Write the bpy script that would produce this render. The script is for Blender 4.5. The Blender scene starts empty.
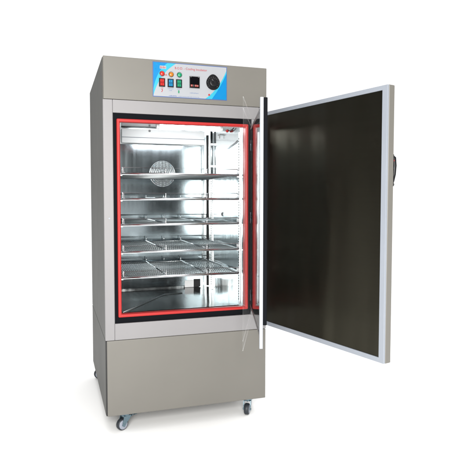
import bpy, bmesh, math
from mathutils import Vector, Matrix

sc = bpy.context.scene
COL = sc.collection
R = math.radians

# ------------------------------------------------------------------ materials
def new_mat(name):
    m = bpy.data.materials.new(name); m.use_nodes = True
    nt = m.node_tree
    return m, nt, nt.nodes['Principled BSDF']

def link(nt, a, b): nt.links.new(a, b)

def painted(name, col, rough=0.45, mottling=0.06, bump=0.06, grain=900.0, spec=0.4, coat=0.0):
    """powder-coated or moulded surface: slight tone mottling and orange-peel grain"""
    m, nt, b = new_mat(name)
    tc = nt.nodes.new('ShaderNodeTexCoord')
    n1 = nt.nodes.new('ShaderNodeTexNoise'); n1.inputs['Scale'].default_value = 5.0; n1.inputs['Detail'].default_value = 6
    n2 = nt.nodes.new('ShaderNodeTexNoise'); n2.inputs['Scale'].default_value = grain; n2.inputs['Detail'].default_value = 2
    for n in (n1, n2): link(nt, tc.outputs['Object'], n.inputs['Vector'])
    mx = nt.nodes.new('ShaderNodeMix'); mx.data_type = 'RGBA'
    lo = [c * (1 - mottling) for c in col]; hi = [c * (1 + mottling) for c in col]
    mx.inputs['A'].default_value = (*lo, 1); mx.inputs['B'].default_value = (*hi, 1)
    link(nt, n1.outputs['Fac'], mx.inputs['Factor'])
    link(nt, mx.outputs['Result'], b.inputs['Base Color'])
    mr = nt.nodes.new('ShaderNodeMapRange')
    mr.inputs['To Min'].default_value = rough - 0.06; mr.inputs['To Max'].default_value = rough + 0.06
    link(nt, n1.outputs['Fac'], mr.inputs['Value']); link(nt, mr.outputs['Result'], b.inputs['Roughness'])
    bp = nt.nodes.new('ShaderNodeBump'); bp.inputs['Strength'].default_value = bump; bp.inputs['Distance'].default_value = 0.001
    link(nt, n2.outputs['Fac'], bp.inputs['Height']); link(nt, bp.outputs['Normal'], b.inputs['Normal'])
    b.inputs['Specular IOR Level'].default_value = spec
    b.inputs['Coat Weight'].default_value = coat
    return m

def steel(name, col, rough=0.25, scale=(3, 3, 220), wave=0.12, wmap=(1, 1, 1), spread=0.08, wavescale=3.0, fine=0.012):
    """brushed stainless sheet: streaky roughness and a gently buckled surface"""
    m, nt, b = new_mat(name)
    tc = nt.nodes.new('ShaderNodeTexCoord')
    mp = nt.nodes.new('ShaderNodeMapping'); mp.inputs['Scale'].default_value = scale
    link(nt, tc.outputs['Object'], mp.inputs['Vector'])
    n1 = nt.nodes.new('ShaderNodeTexNoise'); n1.inputs['Scale'].default_value = 1.0; n1.inputs['Detail'].default_value = 4
    link(nt, mp.outputs['Vector'], n1.inputs['Vector'])
    n2 = nt.nodes.new('ShaderNodeTexNoise'); n2.inputs['Scale'].default_value = wavescale; n2.inputs['Detail'].default_value = 1.5
    mw = nt.nodes.new('ShaderNodeMapping'); mw.inputs['Scale'].default_value = wmap
    link(nt, tc.outputs['Object'], mw.inputs['Vector']); link(nt, mw.outputs['Vector'], n2.inputs['Vector'])
    mr = nt.nodes.new('ShaderNodeMapRange')
    mr.inputs['To Min'].default_value = max(0.03, rough - spread); mr.inputs['To Max'].default_value = rough + spread
    link(nt, n1.outputs['Fac'], mr.inputs['Value']); link(nt, mr.outputs['Result'], b.inputs['Roughness'])
    mx = nt.nodes.new('ShaderNodeMix'); mx.data_type = 'RGBA'
    mx.inputs['A'].default_value = (*[c * 0.9 for c in col], 1); mx.inputs['B'].default_value = (*[min(1, c * 1.08) for c in col], 1)
    link(nt, n1.outputs['Fac'], mx.inputs['Factor']); link(nt, mx.outputs['Result'], b.inputs['Base Color'])
    b.inputs['Metallic'].default_value = 1.0
    bw = nt.nodes.new('ShaderNodeBump'); bw.inputs['Strength'].default_value = wave; bw.inputs['Distance'].default_value = 0.05
    link(nt, n2.outputs['Fac'], bw.inputs['Height'])
    bs = nt.nodes.new('ShaderNodeBump'); bs.inputs['Strength'].default_value = fine; bs.inputs['Distance'].default_value = 0.001
    link(nt, n1.outputs['Fac'], bs.inputs['Height']); link(nt, bw.outputs['Normal'], bs.inputs['Normal'])
    link(nt, bs.outputs['Normal'], b.inputs['Normal'])
    return m

def plain(name, col, rough=0.4, metal=0.0, spec=0.5, emit=None, estr=0.0):
    m, nt, b = new_mat(name)
    tc = nt.nodes.new('ShaderNodeTexCoord')
    n = nt.nodes.new('ShaderNodeTexNoise'); n.inputs['Scale'].default_value = 60
    link(nt, tc.outputs['Object'], n.inputs['Vector'])
    mr = nt.nodes.new('ShaderNodeMapRange'); mr.inputs['To Min'].default_value = max(0.02, rough - 0.05); mr.inputs['To Max'].default_value = rough + 0.05
    link(nt, n.outputs['Fac'], mr.inputs['Value']); link(nt, mr.outputs['Result'], b.inputs['Roughness'])
    b.inputs['Base Color'].default_value = (*col, 1); b.inputs['Metallic'].default_value = metal
    b.inputs['Specular IOR Level'].default_value = spec
    if emit:
        b.inputs['Emission Color'].default_value = (*emit, 1); b.inputs['Emission Strength'].default_value = estr
    return m

def clear(name, ior=1.45, tint=(1, 1, 1), haze=None):
    """thin clear sheet: see-through straight on, mirror-like at a grazing angle (fresnel)"""
    m = bpy.data.materials.new(name); m.use_nodes = True
    nt = m.node_tree; nt.nodes.clear()
    out = nt.nodes.new('ShaderNodeOutputMaterial')
    tr = nt.nodes.new('ShaderNodeBsdfTransparent'); tr.inputs['Color'].default_value = (*tint, 1)
    gl = nt.nodes.new('ShaderNodeBsdfGlossy'); gl.inputs['Roughness'].default_value = 0.03
    fr = nt.nodes.new('ShaderNodeFresnel'); fr.inputs['IOR'].default_value = ior
    mx = nt.nodes.new('ShaderNodeMixShader')
    if haze is not None:                      # soft film: a faint even milkiness instead of a mirror
        gl = nt.nodes.new('ShaderNodeBsdfDiffuse'); gl.inputs['Color'].default_value = (0.8, 0.8, 0.8, 1)
        mx.inputs[0].default_value = haze
    else: link(nt, fr.outputs[0], mx.inputs[0])
    link(nt, tr.outputs[0], mx.inputs[1]); link(nt, gl.outputs[0], mx.inputs[2])
    link(nt, mx.outputs[0], out.inputs['Surface'])
    return m

M = {}
M['beige'] = painted('beige_powder_coat', (0.132, 0.126, 0.113), rough=0.45)
M['side'] = painted('shaded_grey_side', (0.080, 0.080, 0.073), rough=0.55, spec=0.3)  # slightly greyer than the front, and darkened to carry the side's shade
M['frame'] = painted('light_grey_powder_coat', (0.195, 0.190, 0.195), rough=0.48)
M['dark'] = plain('dark_gap', (0.01, 0.01, 0.011), 0.7)
M['rubber'] = painted('black_rubber', (0.004, 0.0045, 0.006), rough=0.65, grain=400, spec=0.04)
M['red'] = painted('red_silicone', (0.33, 0.016, 0.015), rough=0.4, spec=0.3)
M['steel'] = steel('brushed_stainless_wall', (0.64, 0.68, 0.69), 0.17, (70, 70, 1.5), 0.16, wmap=(2.2, 2.2, 0.6), spread=0.10)
M['steel_back'] = steel('brushed_stainless_back', (0.36, 0.42, 0.445), 0.14, (60, 2, 2), 0.09, spread=0.035, wavescale=2.6)
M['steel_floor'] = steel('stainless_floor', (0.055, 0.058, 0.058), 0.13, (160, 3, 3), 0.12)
M['chrome'] = steel('bright_wire', (0.72, 0.75, 0.77), 0.22, (40, 40, 40), 0.0)
M['wire'] = steel('shelf_wire', (0.45, 0.48, 0.49), 0.42, (40, 40, 40), 0.0)
M['disc'] = steel('fan_disc', (0.15, 0.17, 0.175), 0.45, (40, 40, 40), 0.0)
M['track'] = steel('shelf_track_steel', (0.75, 0.78, 0.80), 0.3, (8, 8, 150), 0.02)
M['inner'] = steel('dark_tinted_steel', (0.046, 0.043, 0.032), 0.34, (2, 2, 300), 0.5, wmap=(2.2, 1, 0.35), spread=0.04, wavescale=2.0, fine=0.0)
M['alu'] = painted('pale_door_trim', (0.225, 0.245, 0.28), rough=0.35, spec=0.5)
M['bright_alu'] = painted('bright_trim', (0.28, 0.295, 0.32), rough=0.5, spec=0.15)
M['white'] = painted('white_enamel', (0.80, 0.81, 0.82), rough=0.35)
M['tube'] = plain('lit_tube', (0.9, 0.92, 0.95), 0.3, emit=(0.93, 0.97, 1.0), estr=30.0)
M['clear'] = clear('clear_acrylic')
M['film'] = clear('clear_film', haze=0.035)
def edge_mat():
    m = bpy.data.materials.new('polished_clear_edge'); m.use_nodes = True
    nt = m.node_tree; pb = nt.nodes['Principled BSDF']; out = nt.nodes['Material Output']
    pb.inputs['Base Color'].default_value = (0.75, 0.77, 0.77, 1); pb.inputs['Roughness'].default_value = 0.2
    tr = nt.nodes.new('ShaderNodeBsdfTransparent'); mx = nt.nodes.new('ShaderNodeMixShader'); mx.inputs[0].default_value = 0.16
    link(nt, tr.outputs[0], mx.inputs[1]); link(nt, pb.outputs[0], mx.inputs[2]); link(nt, mx.outputs[0], out.inputs['Surface'])
    return m
M['film_edge'] = edge_mat()
M['sticker'] = painted('white_panel_print', (0.285, 0.295, 0.315), rough=0.3, bump=0.0, mottling=0.02)
M['blue'] = plain('blue_print', (0.0, 0.155, 0.37), 0.3)
M['cyan'] = plain('cyan_print', (0.03, 0.30, 0.41), 0.3)
M['border'] = plain('border_print', (0.055, 0.095, 0.24), 0.3)
M['redprint'] = plain('red_print', (0.31, 0.022, 0.03), 0.35)
M['blueprint'] = plain('pale_blue_print', (0.13, 0.17, 0.27), 0.35)
M['greenprint'] = plain('green_print', (0.02, 0.18, 0.09), 0.35)
M['lens_red'] = plain('red_lens', (0.40, 0.012, 0.006), 0.32)
M['lens_amber'] = plain('amber_lens', (0.36, 0.12, 0.004), 0.32)
M['lens_green'] = plain('green_lens', (0.004, 0.19, 0.085), 0.32)
M['rock_red'] = plain('red_rocker', (0.26, 0.008, 0.008), 0.2)
M['rock_blue'] = plain('blue_rocker', (0.004, 0.09, 0.20), 0.2)
M['rock_green'] = plain('green_rocker', (0.003, 0.11, 0.065), 0.2)
M['pad_blue'] = plain('blue_pad', (0.01, 0.17, 0.33), 0.2)
M['blackplastic'] = plain('black_plastic', (0.006, 0.006, 0.007), 0.35, spec=0.25)
M['screen'] = plain('dark_screen', (0.003, 0.003, 0.004), 0.1)
M['key_red'] = plain('red_key', (0.34, 0.045, 0.03), 0.35)
M['bezel'] = plain('grey_bezel', (0.10, 0.10, 0.10), 0.3, metal=0.6)
M['tick'] = plain('pale_tick', (0.14, 0.145, 0.15), 0.4)
M['tyre'] = painted('dark_tyre', (0.018, 0.022, 0.028), rough=0.5)
M['hub'] = plain('pale_hub', (0.24, 0.26, 0.31), 0.35)
M['zinc'] = plain('zinc_plate', (0.16, 0.23, 0.27), 0.28, metal=0.9)
M['floor'] = painted('white_sweep', (0.92, 0.92, 0.92), rough=0.7, mottling=0.005, bump=0.0, spec=0.1)

# ------------------------------------------------------------------ mesh builder
class MB:
    def __init__(self): self.bm = bmesh.new(); self.mats = []
    def mi(self, m):
        m = M[m]
        if m not in self.mats: self.mats.append(m)
        return self.mats.index(m)
    def _paint(self, faces, m, smooth=False):
        i = self.mi(m)
        for f in faces:
            if f.is_valid: f.material_index = i; f.smooth = smooth
    def box(self, x0, x1, y0, y1, z0, z1, m, bev=0.0, seg=2):
        before = set(self.bm.faces)
        r = bmesh.ops.create_cube(self.bm, size=1.0)
        vs = r['verts']
        bmesh.ops.scale(self.bm, vec=(x1 - x0, y1 - y0, z1 - z0), verts=vs)
        bmesh.ops.translate(self.bm, vec=((x0 + x1) / 2, (y0 + y1) / 2, (z0 + z1) / 2), verts=vs)
        if bev > 0:
            es = list({e for v in vs for e in v.link_edges})
            bmesh.ops.bevel(self.bm, geom=es, offset=bev, segments=seg, affect='EDGES', profile=0.5)
        self._paint([f for f in self.bm.faces if f not in before], m)
        return self
    def cyl(self, c, axis, r, h, m, r2=None, seg=32, bev=0.0, sx=1.0):
        """cylinder centred at c along axis"""
        before = set(self.bm.faces); vb = set(self.bm.verts)
        bmesh.ops.create_cone(self.bm, cap_ends=True, segments=seg, radius1=r, radius2=r if r2 is None else r2, depth=h)
        vs = [v for v in self.bm.verts if v not in vb]
        if bev > 0:
            es = [e for e in {e for v in vs for e in v.link_edges} if len(e.link_faces) == 2 and e.calc_face_angle(0) > 1.0]
            bmesh.ops.bevel(self.bm, geom=es, offset=bev, segments=2, affect='EDGES', profile=0.5)
            vs = [v for v in self.bm.verts if v not in vb]
        q = Vector((0, 0, 1)).rotation_difference(Vector(axis).normalized()).to_matrix().to_4x4()
        bmesh.ops.transform(self.bm, matrix=Matrix.Translation(Vector(c)) @ q, verts=vs)
        fs = [f for f in self.bm.faces if f not in before]
        self._paint(fs, m)
        for f in fs: f.smooth = len(f.verts) == 4
        return self
    def tube(self, pts, r, m, seg=8, closed=False):
        pts = [Vector(p) for p in pts]; n = len(pts); rings = []
        up = None
        for i, p in enumerate(pts):
            a = pts[i - 1] if (i > 0 or closed) else p
            b = pts[(i + 1) % n] if (i < n - 1 or closed) else p
            t1 = (p - a).normalized() if (p - a).length > 1e-9 else None
            t2 = (b - p).normalized() if (b - p).length > 1e-9 else None
            t = ((t1 or t2) + (t2 or t1)).normalized()
            if up is None:
                up = Vector((0, 0, 1)) if abs(t.z) < 0.9 else Vector((1, 0, 0))
            s = t.cross(up)
            if s.length < 1e-3: s = t.cross(Vector((1, 0.3, 0)))
            s.normalize(); u = s.cross(t).normalized(); up = u
            k = 1.0
            if t1 and t2: k = 1 / max(0.5, math.cos(t1.angle(t2, 0) / 2))
            rings.append([self.bm.verts.new(p + (s * math.cos(2 * math.pi * j / seg) + u * math.sin(2 * math.pi * j / seg)) * r * (k if seg < 12 else 1)) for j in range(seg)])
        fs = []
        for i in range(n if closed else n - 1):
            A, B = rings[i], rings[(i + 1) % n]
            for j in range(seg):
                fs.append(self.bm.faces.new((A[j], A[(j + 1) % seg], B[(j + 1) % seg], B[j])))
        if not closed:
            fs.append(self.bm.faces.new(rings[0][::-1])); fs.append(self.bm.faces.new(rings[-1]))
        self._paint(fs, m, True)
        return self
    def prism(self, pts, axis, a, b, m):
        """polygon in the two other axes extruded along axis (0=x,1=y,2=z) from a to b"""
        def mk(p, t):
            l = list(p); l.insert(axis, t); return self.bm.verts.new(l)
        A = [mk(p, a) for p in pts]; B = [mk(p, b) for p in pts]; n = len(pts)
        fs = [self.bm.faces.new(A), self.bm.faces.new(B[::-1])]
        for i in range(n): fs.append(self.bm.faces.new((A[i], B[i], B[(i + 1) % n], A[(i + 1) % n])))
        self._paint(fs, m)
        return self
    def ring(self, o, i, y0, y1, m):
        """rectangular frame in XZ: o, i = (x0,x1,z0,z1) outer / inner, between y0 and y1"""
        def q(r, y): return [self.bm.verts.new((x, y, z)) for x, z in ((r[0], r[2]), (r[1], r[2]), (r[1], r[3]), (r[0], r[3]))]
        a, b, c, d = q(o, y0), q(i, y0), q(o, y1), q(i, y1); fs = []
        for k in range(4):
            l = (k + 1) % 4
            fs += [self.bm.faces.new((a[k], a[l], b[l], b[k])), self.bm.faces.new((c[k], d[k], d[l], c[l])),
                   self.bm.faces.new((a[k], c[k], c[l], a[l])), self.bm.faces.new((b[k], b[l], d[l], d[k]))]
        self._paint(fs, m)
        return self
    def lathe(self, prof, m, seg=32, mat=None):
        """profile of (radius, height) spun round z"""
        rings = [[self.bm.verts.new((r * math.cos(2 * math.pi * j / seg), r * math.sin(2 * math.pi * j / seg), h)) for j in range(seg)] for r, h in prof]
        fs = []
        for A, B in zip(rings, rings[1:]):
            for j in range(seg): fs.append(self.bm.faces.new((A[j], A[(j + 1) % seg], B[(j + 1) % seg], B[j])))
        fs.append(self.bm.faces.new(rings[0][::-1])); fs.append(self.bm.faces.new(rings[-1]))
        self._paint(fs, m, True)
        if mat is not None: bmesh.ops.transform(self.bm, matrix=mat, verts=[v for r in rings for v in r])
        return self
    def build(self, name, parent=None, loc=(0, 0, 0), rot=(0, 0, 0), bevel=0.0):
        bmesh.ops.recalc_face_normals(self.bm, faces=self.bm.faces)
        me = bpy.data.meshes.new(name); self.bm.to_mesh(me); self.bm.free()
        for m in self.mats: me.materials.append(m)
        o = bpy.data.objects.new(name, me); COL.objects.link(o)
        o.location = loc; o.rotation_euler = rot
        if parent: o.parent = parent
        if bevel:
            b = o.modifiers.new('edge_round', 'BEVEL'); b.width = bevel; b.segments = 2; b.limit_method = 'ANGLE'; b.angle_limit = R(40)
        return o

def tag(o, label=None, cat=None, group=None, kind=None):
    if label: o['label'] = label
    if cat: o['category'] = cat
    if group: o['group'] = group
    if kind: o['kind'] = kind
    return o

def empty(name, loc=(0, 0, 0), rz=0, parent=None):
    o = bpy.data.objects.new(name, None); COL.objects.link(o)
    o.location = loc; o.rotation_euler = (0, 0, rz); o.empty_display_size = 0.05
    if parent: o.parent = parent
    return o

# ------------------------------------------------------------------ dimensions (metres)
W, D, H = 0.744, 0.837, 1.55
ZT, ZB = 1.369, 0.334            # top and bottom of the light grey door frame
GZ = -0.083                      # ground

# ------------------------------------------------------------------ setting
g = MB()
g.bm.faces.new([g.bm.verts.new(p) for p in ((-40, -40, GZ), (40, -40, GZ), (40, 40, GZ), (-40, 40, GZ))])
g.mi('floor')
tag(g.build('floor'), kind='structure')

# ------------------------------------------------------------------ incubator
inc = empty('incubator', (0, 0, 0))
tag(inc, 'beige cooling incubator cabinet on castors with steel door swung wide open', 'incubator')

# body: sheet-metal sides, back, top and bottom
b = MB()
t = 0.03
sz = 0.3335
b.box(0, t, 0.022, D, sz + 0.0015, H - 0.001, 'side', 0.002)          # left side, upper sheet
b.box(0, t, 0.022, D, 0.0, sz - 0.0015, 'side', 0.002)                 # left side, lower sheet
b.box(0.004, t - 0.002, 0.03, D - 0.01, 0.02, H - 0.02, 'dark')         # liner seen in the seams
b.box(W - t, W, 0.022, D, sz + 0.0015, H - 0.001, 'beige', 0.002)
b.box(W - t, W, 0.022, D, 0.0, sz - 0.0015, 'beige', 0.002)
b.box(t + 0.001, W - t - 0.001, D - 0.03, D - 0.002, 0.002, H - 0.003, 'beige')
b.box(t + 0.001, W - t - 0.001, 0.025, D - 0.031, H - 0.03, H - 0.002, 'beige')
b.box(t + 0.001, W - t - 0.001, 0.025, D - 0.031, 0.003, 0.03, 'beige')
b.build('cabinet_body', inc)

MB().box(0.002, W - 0.001, 0.0, 0.0215, ZT + 0.0015, H, 'beige', 0.003, 3).build('top_panel', inc)
lp = MB(); lp.box(0.0055, W - 0.001, 0.0, 0.02, 0.0, ZB - 0.0015, 'beige', 0.003, 3)
lp.box(0.001, 0.006, 0.004, 0.0215, 0.002, ZB - 0.003, 'dark')
lp.build('lower_panel', inc)

# light grey frame with a recessed opening and a fine vertical seam
f = MB()
OX0, OX1, OZ0, OZ1 = 0.041, 0.671, 0.406, 1.314
f.box(0.0, 0.0395, 0.001, 0.0215, ZB, ZT, 'frame', 0.0015)
f.box(W - 0.0365, W, 0.001, 0.0215, ZB, ZT, 'frame', 0.0015)
f.box(0.0405, W - 0.0375, 0.001, 0.0215, OZ1, ZT, 'frame', 0.0015)
f.box(0.0405, W - 0.0375, 0.001, 0.0215, ZB, OZ0, 'frame', 0.0015)
f.box(OX1, W - 0.0375, 0.0012, 0.0213, OZ0 + 0.0005, OZ1 - 0.0005, 'frame', 0.0012)
f.box(0.004, 0.041, 0.006, 0.02, ZB + 0.004, ZT - 0.004, 'frame')
f.cyl((0.0215, -0.0003, 0.864), (0, 1, 0), 0.0035, 0.003, 'alu', seg=16)
f.build('door_frame', inc)

s = MB()
GX0, GX1, GZ0, GZ1 = 0.056, 0.655, 0.432, 1.290
s.ring((OX0 - 0.002, OX1 + 0.002, OZ0 - 0.002, OZ1 + 0.002), (GX0 + 0.010, GX1 - 0.010, GZ0 + 0.010, GZ1 - 0.010), 0.009, 0.032, 'rubber')
s.build('black_seal', inc, bevel=0.002)

r = MB()
r.ring((GX0, GX1, GZ0, GZ1), (GX0 + 0.0145, GX1 - 0.0145, GZ0 + 0.014, GZ1 - 0.014), -0.001, 0.034, 'red')
r.build('red_gasket', inc, bevel=0.005)

# ------------------------------------------------------------------ chamber
CX0, CX1, CY0, CY1, CZ0, CZ1 = 0.062, 0.640, 0.035, 0.640, 0.441, 1.332
c = MB()
c.box(CX1, CX1 + 0.004, CY0, CY1, CZ0, CZ1, 'steel')
c.box(CX0 - 0.004, CX0, CY0, CY1, CZ0, CZ1, 'steel')
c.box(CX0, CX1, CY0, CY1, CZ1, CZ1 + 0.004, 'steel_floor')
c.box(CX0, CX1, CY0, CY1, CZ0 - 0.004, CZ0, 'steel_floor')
c.box(CX0 - 0.004, CX1 + 0.004, CY1, CY1 + 0.004, CZ0 - 0.004, CZ1 + 0.004, 'steel')
ch = c.build('chamber', inc)

# false back sheet
bp_ = MB(); bp_.box(0.085, 0.603, 0.628, 0.636, 0.450, 1.246, 'steel_back', 0.002)
bp_.build('back_panel', ch)

# white evaporator cover across the top of the back wall
d = MB()
d.prism([(0.600, 1.250), (0.600, 1.325), (0.638, 1.325), (0.638, 1.250)], 0, 0.150, 0.612, 'white')
d.box(0.150, 0.612, 0.5975, 0.6005, 1.278, 1.2815, 'alu')
d.cyl((0.300, 0.597, 1.317), (0, 1, 0), 0.006, 0.006, 'bezel', seg=16)
d.build('duct_cover', ch, bevel=0.0015)

# fluorescent tube under the ceiling, with its end caps
tb = MB()
tb.tube([(0.279, 0.2, 1.290), (0.575, 0.2, 1.290)], 0.0125, 'tube', 16)
tb.cyl((0.271, 0.2, 1.290), (1, 0, 0), 0.0132, 0.016, 'white', seg=20, bev=0.002)
tb.cyl((0.583, 0.2, 1.290), (1, 0, 0), 0.0132, 0.016, 'white', seg=20, bev=0.002)
tb.box(0.262, 0.590, 0.188, 0.212, 1.306, CZ1 - 0.0005, 'white', 0.002)
tb.build('light_tube', ch)

# round fan grille: pressed disc, wire rings and slats
fx, fz, fr = 0.374, 1.086, 0.071
fg = MB()
fg.cyl((fx, 0.6262, fz), (0, 1, 0), fr, 0.003, 'disc', seg=48)
for k in range(1, 8):
    rr = fr * k / 7
    fg.tube([(fx + rr * math.cos(a), 0.622, fz + rr * math.sin(a)) for a in [2 * math.pi * j / 40 for j in range(40)]], 0.0019, 'chrome', 6, True)
for k in range(-3, 4):
    xx = k * 0.0185; hh = math.sqrt(max(0, fr * fr - xx * xx))
    fg.tube([(fx + xx, 0.6195, fz - hh), (fx + xx, 0.6195, fz + hh)], 0.0012, 'chrome', 6)
for a in (0.8, 2.4, 3.9, 5.5):
    fg.cyl((fx + 0.9 * fr * math.cos(a), 0.6185, fz + 0.9 * fr * math.sin(a)), (0, 1, 0), 0.004, 0.004, 'zinc', seg=12)
fg.build('fan_grille', ch)

# dark and white rectangles low on the back sheet
v = MB(); v.box(0.553, 0.592, 0.6255, 0.6275, 0.442, 0.487, 'dark')
v.box(0.500, 0.5525, 0.6245, 0.6275, 0.442, 0.482, 'white', 0.001)
v.build('back_rectangles', ch)

# shelf tracks, four slotted uprights
SH = [1.059, 0.947, 0.833, 0.712, 0.598]
def track(x, y, nx, z0=0.445, z1=1.262, w=0.017):
    m = MB()
    m.box(x - 0.003, x + 0.003, y - w / 2, y + w / 2, z0, z1, 'track', 0.001)
    n = int((z1 - z0 - 0.03) / 0.0125)
    for k in range(n):
        zz = z0 + 0.02 + k * 0.0125
        m.box(x + nx * 0.0032 - 0.0008, x + nx * 0.0032 + 0.0008, y - 0.003, y + 0.003, zz, zz + 0.006, 'dark')
    for zz in SH:
        m.box(min(x, x + nx * 0.013), max(x, x + nx * 0.013), y - 0.005, y + 0.005, zz - 0.011, zz - 0.0045, 'chrome', 0.001)
    m.build('shelf_track', ch)
track(CX1 - 0.0035, 0.075, -1); track(CX1 - 0.0035, 0.545, -1)
track(CX0 + 0.0105, 0.060, 1); track(CX0 + 0.0105, 0.585, 1)
cp = MB()
cp.box(0.6345, 0.6390, 0.632, 0.6390, 0.445, 1.31, 'dark')                 # dark joint beside the back sheet
cp.tube([(0.629, 0.52, 1.085), (0.629, 0.52, 1.318)], 0.006, 'chrome', 12)
for zz in (1.12, 1.24): cp.box(0.624, 0.6395, 0.512, 0.528, zz, zz + 0.012, 'track', 0.001)
cp.build('refrigerant_pipe', ch)

pr = MB()
pr.lathe([(0.0015, -0.014), (0.006, -0.010), (0.0075, 0.0), (0.006, 0.009), (0.002, 0.013)], 'red', 16, Matrix.Translation((0.630, 0.240, 1.287)) @ Matrix.Rotation(R(90), 4, 'X'))
pr.tube([(0.630, 0.232, 1.287), (0.631, 0.20, 1.283), (0.633, 0.165, 1.287), (0.637, 0.135, 1.300), (0.639, 0.120, 1.318)], 0.0022, 'blackplastic', 8)
pr.tube([(0.637, 0.262, 1.199), (0.636, 0.20, 1.210), (0.636, 0.14, 1.217), (0.637, 0.105, 1.226)], 0.0018, 'bezel', 8)
pr.build('temperature_probe', ch)
br = MB()
br.box(0.622, 0.6395, 0.345, 0.380, 1.278, 1.284, 'bezel', 0.001); br.box(0.624, 0.630, 0.360, 0.366, 1.262, 1.280, 'bezel', 0.001)
br.build('bracket', ch)
dh = MB()
dh.cyl((0.6385, 0.353, 0.867), (1, 0, 0), 0.0125, 0.002, 'chrome', seg=24); dh.cyl((0.6375, 0.353, 0.867), (1, 0, 0), 0.0095, 0.002, 'dark', seg=24)
dh.build('port_hole', ch)

# plate and pale edge line modelled in the shape of a floor reflection
tr = MB()
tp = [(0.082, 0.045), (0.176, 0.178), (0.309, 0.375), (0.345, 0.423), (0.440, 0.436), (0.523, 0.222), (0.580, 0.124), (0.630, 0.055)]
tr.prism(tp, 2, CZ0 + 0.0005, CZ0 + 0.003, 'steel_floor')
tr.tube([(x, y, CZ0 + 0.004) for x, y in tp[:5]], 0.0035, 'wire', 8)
tr.build('reflection_plate', ch)

# ------------------------------------------------------------------ wire shelves (lift out: things of their own)
def shelf_mesh():
    m = MB()
    x0, x1, y0, y1, g_ = 0.084, 0.624, 0.052, 0.596, 0.026
    rw = 0.0032
    m.tube([(x0, y0, 0), (x1, y0, 0), (x1, y1, 0), (x0, y1, 0)], 0.0036, 'chrome', 8, True)
    m.box(x0, x1, y0 - 0.0012, y0 + 0.0012, -0.0062, -0.0036, 'chrome')
    for yy in (y0, y1):                                               # raised guard rails
        m.tube([(x0 + 0.006, yy, 0.002), (x0 + 0.006, yy, g_), (x1 - 0.006, yy, g_), (x1 - 0.006, yy, 0.002)], 0.0022, 'chrome', 8)
        for xx in (0.277, 0.470): m.tube([(xx, yy, 0), (xx, yy, g_)], 0.0026, 'chrome', 8)
    m.tube([(0.375, y1, 0), (0.375, y1, g_)], 0.0022, 'chrome', 8)
    for xx in (x0, x1): m.tube([(xx, y0, 0.002), (xx, y0, g_ + 0.004)], 0.0026, 'chrome', 8)
    n = 56
    for k in range(1, n):
        xx = x0 + (x1 - x0) * k / n
        m.tube([(xx, y0, 0.0018), (xx, y1, 0.0018)], 0.0011, 'wire', 5)
    for k in range(1, 12):
        yy = y0 + (y1 - y0) * k / 12
        m.tube([(x0, yy, -0.0012), (x1, yy, -0.0012)], 0.0016, 'wire', 5)
    for xx in (0.277, 0.470): m.tube([(xx, y0, 0.005), (xx, y1, 0.005)], 0.0038, 'chrome', 8)
    return m
labels = ['topmost chrome wire shelf, crossing in front of the round fan grille',
          'second chrome wire shelf from the top, next below the fan grille',
          'middle chrome wire shelf of the five, third from the top',
          'fourth chrome wire shelf, next above the lowest one',
          'lowest chrome wire shelf, just above the empty dark chamber floor']
first = None
for z, lb in zip(SH, labels):
    if first is None: o = first = shelf_mesh().build('wire_shelf')
    else: o = first.copy(); COL.objects.link(o)
    o.location = (0, 0, z)
    tag(o, lb, 'shelf', 'wire shelves inside the chamber')

# ------------------------------------------------------------------ control panel
PX0, PX1, PZ0, PZ1 = 0.212, 0.5495, 1.391, 1.541
def XZ(m, pts, y, mat, th=0.0004): m.prism(pts, 1, y, y + th, mat)
cpn = MB()
cpn.box(PX0, PX1, -0.0012, 0.001, PZ0, PZ1, 'border', 0.0004)
e = 0.0030
XZ(cpn, [(PX0 + e, PZ0 + e), (PX1 - e, PZ0 + e), (PX1 - e, PZ1 - e), (PX0 + e, PZ1 - e)], -0.0016, 'sticker')
def arc(p0, p1, p2, n=14):
    out = []
    for i in range(n + 1):
        u = i / n; out.append(((1-u)**2*p0[0] + 2*u*(1-u)*p1[0] + u*u*p2[0], (1-u)**2*p0[1] + 2*u*(1-u)*p1[1] + u*u*p2[1]))
    return out
L_, R_, B_, T_ = PX0 + e, PX1 - e, PZ0 + e, PZ1 - e
XZ(cpn, arc((0.315, T_), (0.240, 1.490), (L_, 1.397)) + [(L_, T_)], -0.0020, 'cyan')
XZ(cpn, arc((0.277, T_), (0.228, 1.500), (L_, 1.425)) + [(L_, T_)], -0.0024, 'blue')
XZ(cpn, arc((R_, 1.523), (0.510, 1.437), (0.448, B_)) + [(R_, B_)], -0.0020, 'cyan')
XZ(cpn, arc((R_, 1.511), (0.520, 1.450), (0.478, B_)) + [(R_, B_)], -0.0024, 'blue')
# small printed marks that cannot be read in the photograph
XZ(cpn, [(0.243, 1.512), (0.271, 1.512), (0.271, 1.525), (0.243, 1.525)], -0.0028, 'sticker')
for i, (w_, h_) in enumerate(((0.004, 0.008), (0.003, 0.007), (0.004, 0.008), (0.003, 0.007))):
    x_ = 0.2455 + i * 0.0062
    XZ(cpn, [(x_, 1.5145), (x_ + w_, 1.5145), (x_ + w_ * 0.7, 1.5145 + h_), (x_ + w_ * 0.2, 1.5145 + h_)], -0.0032, 'redprint')
def dashes(x0, x1, z, h, mat, n, y=-0.0019):
    st = (x1 - x0) / n
    for i in range(n):
        a = x0 + i * st; wv = st * (0.55 + 0.3 * ((i * 7) % 3) / 2); hv = h * (0.7 + 0.3 * ((i * 5) % 4) / 3)
        XZ(cpn, [(a, z), (a + wv, z), (a + wv * 0.85, z + hv), (a + wv * 0.1, z + hv)], y, mat)
dashes(0.263, 0.275, 1.484, 0.006, 'redprint', 3, -0.0026)
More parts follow.
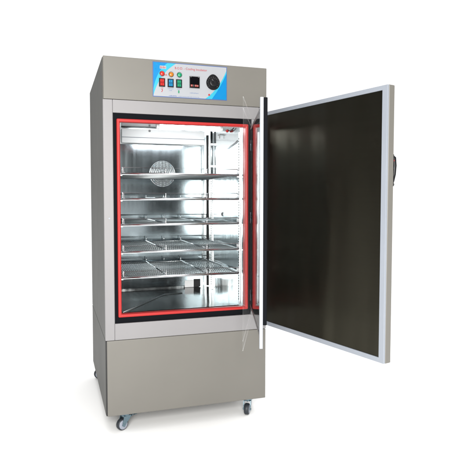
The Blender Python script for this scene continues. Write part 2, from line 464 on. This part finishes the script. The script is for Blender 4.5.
dashes(0.247, 0.259, 1.4275, 0.004, 'redprint', 4); dashes(0.278, 0.304, 1.4265, 0.004, 'blueprint', 8)
dashes(0.284, 0.298, 1.419, 0.004, 'blueprint', 4); dashes(0.319, 0.336, 1.4275, 0.004, 'blueprint', 5)
dashes(0.377, 0.417, 1.4135, 0.0045, 'blueprint', 11)
dashes(0.283, 0.318, 1.3965, 0.004, 'border', 9); dashes(0.325, 0.420, 1.3965, 0.003, 'blueprint', 24)
def poly(cx, cz, pts, mat, k=0.001, y=-0.0019): XZ(cpn, [(cx + a * k, cz + b_ * k) for a, b_ in pts], y, mat)
poly(0.2525, 1.418, [(-4, -6), (0, -6), (4, 2), (3, 6), (-1, 6), (-4, 4), (0, 3), (1, 1)], 'redprint')
poly(0.3270, 1.418, [(-3, -7), (3, -7), (3, 4), (1.5, 6), (-1.5, 6), (-3, 4)], 'greenprint')
poly(0.4655, 1.412, [(-4, -4), (4, -4), (4, 2), (0, 5), (-4, 2)], 'redprint', 0.001, -0.0026)
cpo = cpn.build('control_panel', inc)

def text(name, s, x, z, size, mat, parent, width=None):
    cu = bpy.data.curves.new(name, 'FONT'); cu.body = s; cu.size = size; cu.extrude = 0.0002
    cu.materials.append(M[mat])
    o = bpy.data.objects.new(name, cu); COL.objects.link(o)
    o.rotation_euler = (R(90), 0, 0); o.location = (x, -0.0019, z); o.parent = parent
    bpy.context.view_layer.update()
    dg = bpy.context.evaluated_depsgraph_get()
    me = bpy.data.meshes.new_from_object(o.evaluated_get(dg))
    if width: me.transform(Matrix.Diagonal((width / max(1e-6, o.dimensions.x), 1, 1, 1)))
    q = bpy.data.objects.new(name, me); COL.objects.link(q)
    q.rotation_euler = o.rotation_euler; q.location = o.location; q.parent = parent
    bpy.data.objects.remove(o); bpy.data.curves.remove(cu)
    q.name = name
    return q
text('lettering', 'B.O.D. - Cooling Incubator', 0.309, 1.5145, 0.0142, 'redprint', cpo, 0.146)

for xx, zz, mt, lb in ((0.253, 1.491, 'lens_red', 'red indicator lamp'), (0.293, 1.490, 'lens_amber', 'amber indicator lamp'), (0.330, 1.4905, 'lens_green', 'green indicator lamp')):
    m = MB()
    rot = Matrix.Translation((xx, 0, zz)) @ Matrix.Rotation(R(90), 4, 'X')
    m.lathe([(0.0118, 0.0012), (0.0118, 0.0035), (0.0102, 0.0045), (0.0098, 0.003)], 'bezel', 28, rot)
    m.lathe([(0.0098, 0.002), (0.0098, 0.006), (0.0088, 0.0085), (0.0060, 0.0100), (0.002, 0.0106)], mt, 28, rot)
    tag(m.build('indicator_lamp', cpo), lb)
for xx, zz, mt, pad, lb in ((0.2525, 1.453, 'rock_red', 'lens_red', 'red rocker switch'), (0.2905, 1.4525, 'rock_blue', 'pad_blue', 'blue rocker switch'), (0.3280, 1.4525, 'rock_green', 'lens_green', 'green rocker switch')):
    m = MB()
    m.box(xx - 0.0135, xx + 0.0135, -0.0045, -0.001, zz - 0.0185, zz + 0.0185, 'blackplastic', 0.0012)
    m.prism([(-0.0040, zz - 0.0145), (-0.0088, zz - 0.0145), (-0.0060, zz + 0.001), (-0.0072, zz + 0.0145), (-0.0040, zz + 0.0145)], 0, xx - 0.0088, xx + 0.0088, mt)
    for px_ in (-0.0042, 0.0042):
        for pz_ in (-0.0085, 0.0075): m.box(xx + px_ - 0.0026, xx + px_ + 0.0026, -0.0090, -0.0060, zz + pz_ - 0.004, zz + pz_ + 0.004, pad, 0.0006)
    tag(m.build('rocker_switch', cpo), lb)

m = MB()
m.box(0.3745, 0.4215, -0.006, -0.001, 1.4365, 1.4885, 'bezel', 0.0012)
m.box(0.3765, 0.4195, -0.0072, -0.0055, 1.4385, 1.4865, 'screen', 0.0008)
for x_ in (0.381, 0.4155): m.box(x_ - 0.0025, x_ + 0.0025, -0.0078, -0.0070, 1.4838, 1.4858, 'tick')
m.box(0.3800, 0.3885, -0.0082, -0.0070, 1.4430, 1.4515, 'key_red', 0.0006)
m.box(0.3905, 0.3960, -0.0080, -0.0070, 1.4430, 1.4515, 'bezel', 0.0006)
m.box(0.3985, 0.4070, -0.0082, -0.0070, 1.4430, 1.4515, 'key_red', 0.0006)
m.box(0.4080, 0.4150, -0.0082, -0.0070, 1.4430, 1.4510, 'key_red', 0.0006)
for x_ in (0.3842, 0.4027, 0.4115): m.box(x_ - 0.0018, x_ + 0.0018, -0.0086, -0.0080, 1.4450, 1.4495, 'tick')
m.build('display', cpo)

kx, kz = 0.4835, 1.4655
m = MB()
egg = []
for j in range(40):
    a = 2 * math.pi * j / 40 - math.pi / 2
    rr = 0.0315 * (1 + 0.20 * max(0, math.sin(a)) ** 6)
    egg.append((kx + rr * math.cos(a), kz + rr * math.sin(a)))
m.prism(egg, 1, -0.0055, -0.001, 'blackplastic')
rot = Matrix.Translation((kx, 0, kz)) @ Matrix.Rotation(R(90), 4, 'X')
m.lathe([(0.0195, 0.004), (0.0190, 0.016), (0.0175, 0.0185), (0.0145, 0.0195), (0.004, 0.0180)], 'blackplastic', 36, rot)
for j in range(24):
    a = 2 * math.pi * j / 24
    m.tube([(kx + 0.0194 * math.cos(a), -0.005, kz + 0.0194 * math.sin(a)), (kx + 0.0188 * math.cos(a), -0.0165, kz + 0.0188 * math.sin(a))], 0.0013, 'blackplastic', 6)
for j in range(13):
    a = R(-40 + j * 21.5)
    c_, s_ = math.cos(a), math.sin(a)
    r0, r1 = 0.0228, (0.0275 if j % 2 == 0 else 0.0255)
    m.tube([(kx + r0 * c_, -0.0058, kz + r0 * s_), (kx + r1 * c_, -0.0058, kz + r1 * s_)], 0.0006, 'tick', 5)
m.tube([(kx - 0.004, -0.0198, kz + 0.006), (kx - 0.009, -0.0196, kz + 0.0125)], 0.0009, 'tick', 6)
m.build('dial_knob', cpo, bevel=0.0008)

# ------------------------------------------------------------------ outer door, swung open
DA = 75.35
odr = empty('outer_door', (0.7348, -0.0434, 0), R(-DA), inc)
L, T, z0, z1 = 0.6890, 0.033, 0.3598, 1.3457
m = MB()
m.box(-0.012, L, 0.004, T, z0, z1, 'beige', 0.003, 3)
m.build('door_panel', odr)
m = MB()
fw = 0.024
m.ring((-0.0105, L - 0.001, z0 + 0.001, z1 - 0.001), (-0.0085, L - fw, z0 + 0.019, z1 - 0.017), -0.004, 0.005, 'alu')
m.build('door_trim', odr, bevel=0.002)
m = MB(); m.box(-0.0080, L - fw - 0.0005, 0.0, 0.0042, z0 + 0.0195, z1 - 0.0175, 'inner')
m.build('inner_sheet', odr)
m = MB()
m.box(L - 0.020, L - 0.004, T, T + 0.007, 0.992, 1.106, 'blackplastic', 0.002)
m.tube([(L - 0.012, T + 0.004, 1.100), (L - 0.009, T + 0.013, 1.092), (L - 0.008, T + 0.015, 1.066), (L - 0.009, T + 0.013, 1.035), (L - 0.011, T + 0.008, 1.012), (L - 0.012, T + 0.004, 1.002)], 0.0065, 'blackplastic', 10)
m.cyl((L - 0.010, T + 0.013, 1.084), (0, 1, 0), 0.006, 0.012, 'rock_red', seg=16, bev=0.001)
m.cyl((L - 0.011, T + 0.008, 1.058), (0, 1, 0), 0.006, 0.014, 'zinc', seg=16)
m.cyl((L - 0.011, T + 0.006, 0.999), (0, 1, 0), 0.006, 0.009, 'bezel', seg=16)
m.build('door_handle', odr)
for zz in (z0 + 0.004, z1 - 0.034):
    m = MB()
    m.box(-0.024, 0.030, 0.0075, 0.0195, zz, zz + 0.030, 'zinc', 0.002)
    m.cyl((-0.018, 0.012, zz + 0.015), (0, 0, 1), 0.007, 0.040, 'zinc', seg=16)
    m.build('hinge', odr)

# ------------------------------------------------------------------ inner clear door, seen nearly edge-on
PA, PW, PHX, PHY = 106.93, 0.58, 0.6605, -0.020
idr = empty('inner_door', (PHX, PHY, 0), R(-PA), inc)
m = MB(); m.box(0.0, PW, -0.002, 0.002, 0.447, 1.273, 'clear'); m.build('clear_pane', idr)
m = MB()
m.box(PW - 0.014, PW + 0.006, -0.0065, 0.0055, 0.4163, 1.3011, 'bright_alu', 0.0015)
m.box(PW - 0.012, PW + 0.004, 0.0057, 0.0195, 0.500, 1.3003, 'rubber', 0.002)
m.build('edge_channel', idr)
for zz in (0.449, 1.262):
    m = MB(); m.box(0.0, PW - 0.015, -0.0035, 0.0035, zz, zz + 0.009, 'bezel', 0.0008)
    m.build('edge_rail', idr)
for zz in (0.50, 0.86, 1.19):
    m = MB(); m.cyl((-0.004, 0.0, zz), (0, 0, 1), 0.004, 0.05, 'zinc', seg=14)
    m.build('hinge', idr)

# loose clear flap on the same hinge line
m = MB()
m.box(0.0, PW, -0.0006, 0.0006, 0.405, 1.305, 'film')
for zz in (0.405, 0.440, 1.262, 1.302): m.box(0.03, PW, -0.0013, 0.0013, zz, zz + 0.0028, 'film_edge', 0.0006)
m.build('clear_flap', idr, (-0.004, 0.006, 0), (0, 0, R(PA - 113.93)))

# ------------------------------------------------------------------ castors
def castor_meshes():
    fk = MB()
    fk.box(-0.030, 0.030, -0.028, 0.028, -0.005, -0.0005, 'zinc', 0.0012)
    fk.cyl((0, 0, -0.012), (0, 0, 1), 0.019, 0.014, 'zinc', seg=28, bev=0.002)
    for sgn in (-1, 1):
        fk.prism([(-0.016, -0.018), (0.018, -0.018), (0.024, -0.036), (0.029, -0.059), (0.018, -0.065), (0.008, -0.050), (-0.012, -0.030)], 1, sgn * 0.0165 - 0.0015, sgn * 0.0165 + 0.0015, 'zinc')
    fk.box(-0.016, 0.018, -0.016, 0.016, -0.0205, -0.0175, 'zinc')
    fk.cyl((0.020, 0, -0.0562), (0, 1, 0), 0.0045, 0.040, 'zinc', seg=16)
    wh = MB()
    rot = Matrix.Translation((0.020, 0, -0.0562)) @ Matrix.Rotation(R(90), 4, 'X')
    wh.lathe([(0.0175, -0.0115), (0.0225, -0.0115), (0.0262, -0.0075), (0.0268, 0.0), (0.0262, 0.0075), (0.0225, 0.0115), (0.0175, 0.0115)], 'tyre', 36, rot)
    wh.lathe([(0.006, -0.0140), (0.0190, -0.0125), (0.0212, -0.0119), (0.0212, 0.0119), (0.0190, 0.0125), (0.006, 0.0140)], 'hub', 32, rot)
    bl = MB()
    bl.tube([(-0.010, -0.004, -0.030), (-0.030, -0.004, -0.034), (-0.044, -0.004, -0.024), (-0.050, -0.004, -0.012)], 0.0036, 'zinc', 8)
    bl.box(-0.056, -0.040, -0.012, 0.006, -0.030, -0.0265, 'zinc', 0.0012)
    return fk, wh, bl
proto = None
def castor(x, y, rz, brake=True):
    global proto
    if proto is None:
        fk, wh, bl = castor_meshes()
        o = fk.build('castor', inc); w_ = wh.build('wheel', o); b_ = bl.build('brake_lever', o)
        proto = (o, w_, b_)
    else:
        o = proto[0].copy(); COL.objects.link(o)
        for q in proto[1:] if brake else proto[1:2]:
            d_ = q.copy(); COL.objects.link(d_); d_.parent = o
    o.location = (x, y, 0); o.rotation_euler = (0, 0, R(rz))
castor(0.090, 0.050, 205); castor(0.672, 0.050, 240); castor(0.046, 0.775, 190, False); castor(0.690, 0.755, 20, False)

# ------------------------------------------------------------------ studio light
w = bpy.data.worlds.new('World'); sc.world = w; w.use_nodes = True
nt = w.node_tree; bg = nt.nodes['Background']
tc = nt.nodes.new('ShaderNodeTexCoord'); sp = nt.nodes.new('ShaderNodeSeparateXYZ')
link(nt, tc.outputs['Generated'], sp.inputs[0])
def mrange(src, a, b_, lo, hi):
    n = nt.nodes.new('ShaderNodeMapRange'); n.interpolation_type = 'SMOOTHSTEP'
    n.inputs['From Min'].default_value = a; n.inputs['From Max'].default_value = b_
    n.inputs['To Min'].default_value = lo; n.inputs['To Max'].default_value = hi
    link(nt, src, n.inputs['Value']); return n.outputs['Result']
back = mrange(sp.outputs['Y'], -0.05, 0.30, 0.04, 1.12)      # white cove behind, dim studio in front
top = mrange(sp.outputs['Z'], 0.45, 0.75, 0.0, 2.3)          # unseen overhead glow added to keep the floor white
lft = mrange(sp.outputs['X'], -0.45, -0.18, 0.25, 1.0)        # dimming added on the left to darken the cabinet's side
mul = nt.nodes.new('ShaderNodeMath'); mul.operation = 'MULTIPLY'
link(nt, back, mul.inputs[0]); link(nt, lft, mul.inputs[1])
mxn = nt.nodes.new('ShaderNodeMath'); mxn.operation = 'MAXIMUM'
link(nt, mul.outputs[0], mxn.inputs[0])
m2 = nt.nodes.new('ShaderNodeMath'); m2.operation = 'MULTIPLY'
link(nt, top, m2.inputs[0]); link(nt, lft, m2.inputs[1]); link(nt, m2.outputs[0], mxn.inputs[1])
link(nt, mxn.outputs[0], bg.inputs['Strength']); bg.inputs['Color'].default_value = (1, 1, 1, 1)

def area(name, loc, target, size, power, col=(1, 1, 1)):
    l = bpy.data.lights.new(name, 'AREA'); l.shape = 'RECTANGLE'; l.size, l.size_y = size; l.energy = power; l.color = col
    o = bpy.data.objects.new(name, l); COL.objects.link(o); o.location = loc
    o.rotation_euler = (Vector(target) - Vector(loc)).to_track_quat('-Z', 'Y').to_euler()
    return o
area('key_softbox', (-0.44, -2.75, 1.2), (0.35, 0.0, 0.7), (1.1, 1.3), 150, (1.0, 0.985, 0.95))

# ------------------------------------------------------------------ camera (solved from the photograph)
cx, cy, cz, yaw, pitch = -0.2000, -2.3140, 0.9504, 0.3098, -0.0504
cam = bpy.data.cameras.new('camera'); co = bpy.data.objects.new('camera', cam); COL.objects.link(co)
co.location = (cx, cy, cz)
co.rotation_euler = (math.pi / 2 + pitch, 0, -yaw)
cam.sensor_width = 36; cam.lens = 36 * 531.7 / 450; cam.clip_start = 0.05; cam.clip_end = 300
sc.camera = co
sc.view_settings.view_transform = 'Standard'; sc.view_settings.look = 'None'
sc.view_settings.exposure = 0; sc.view_settings.gamma = 1
sc.cycles.max_bounces = 14; sc.cycles.glossy_bounces = 10; sc.cycles.transparent_max_bounces = 16
sc.cycles.sample_clamp_indirect = 6
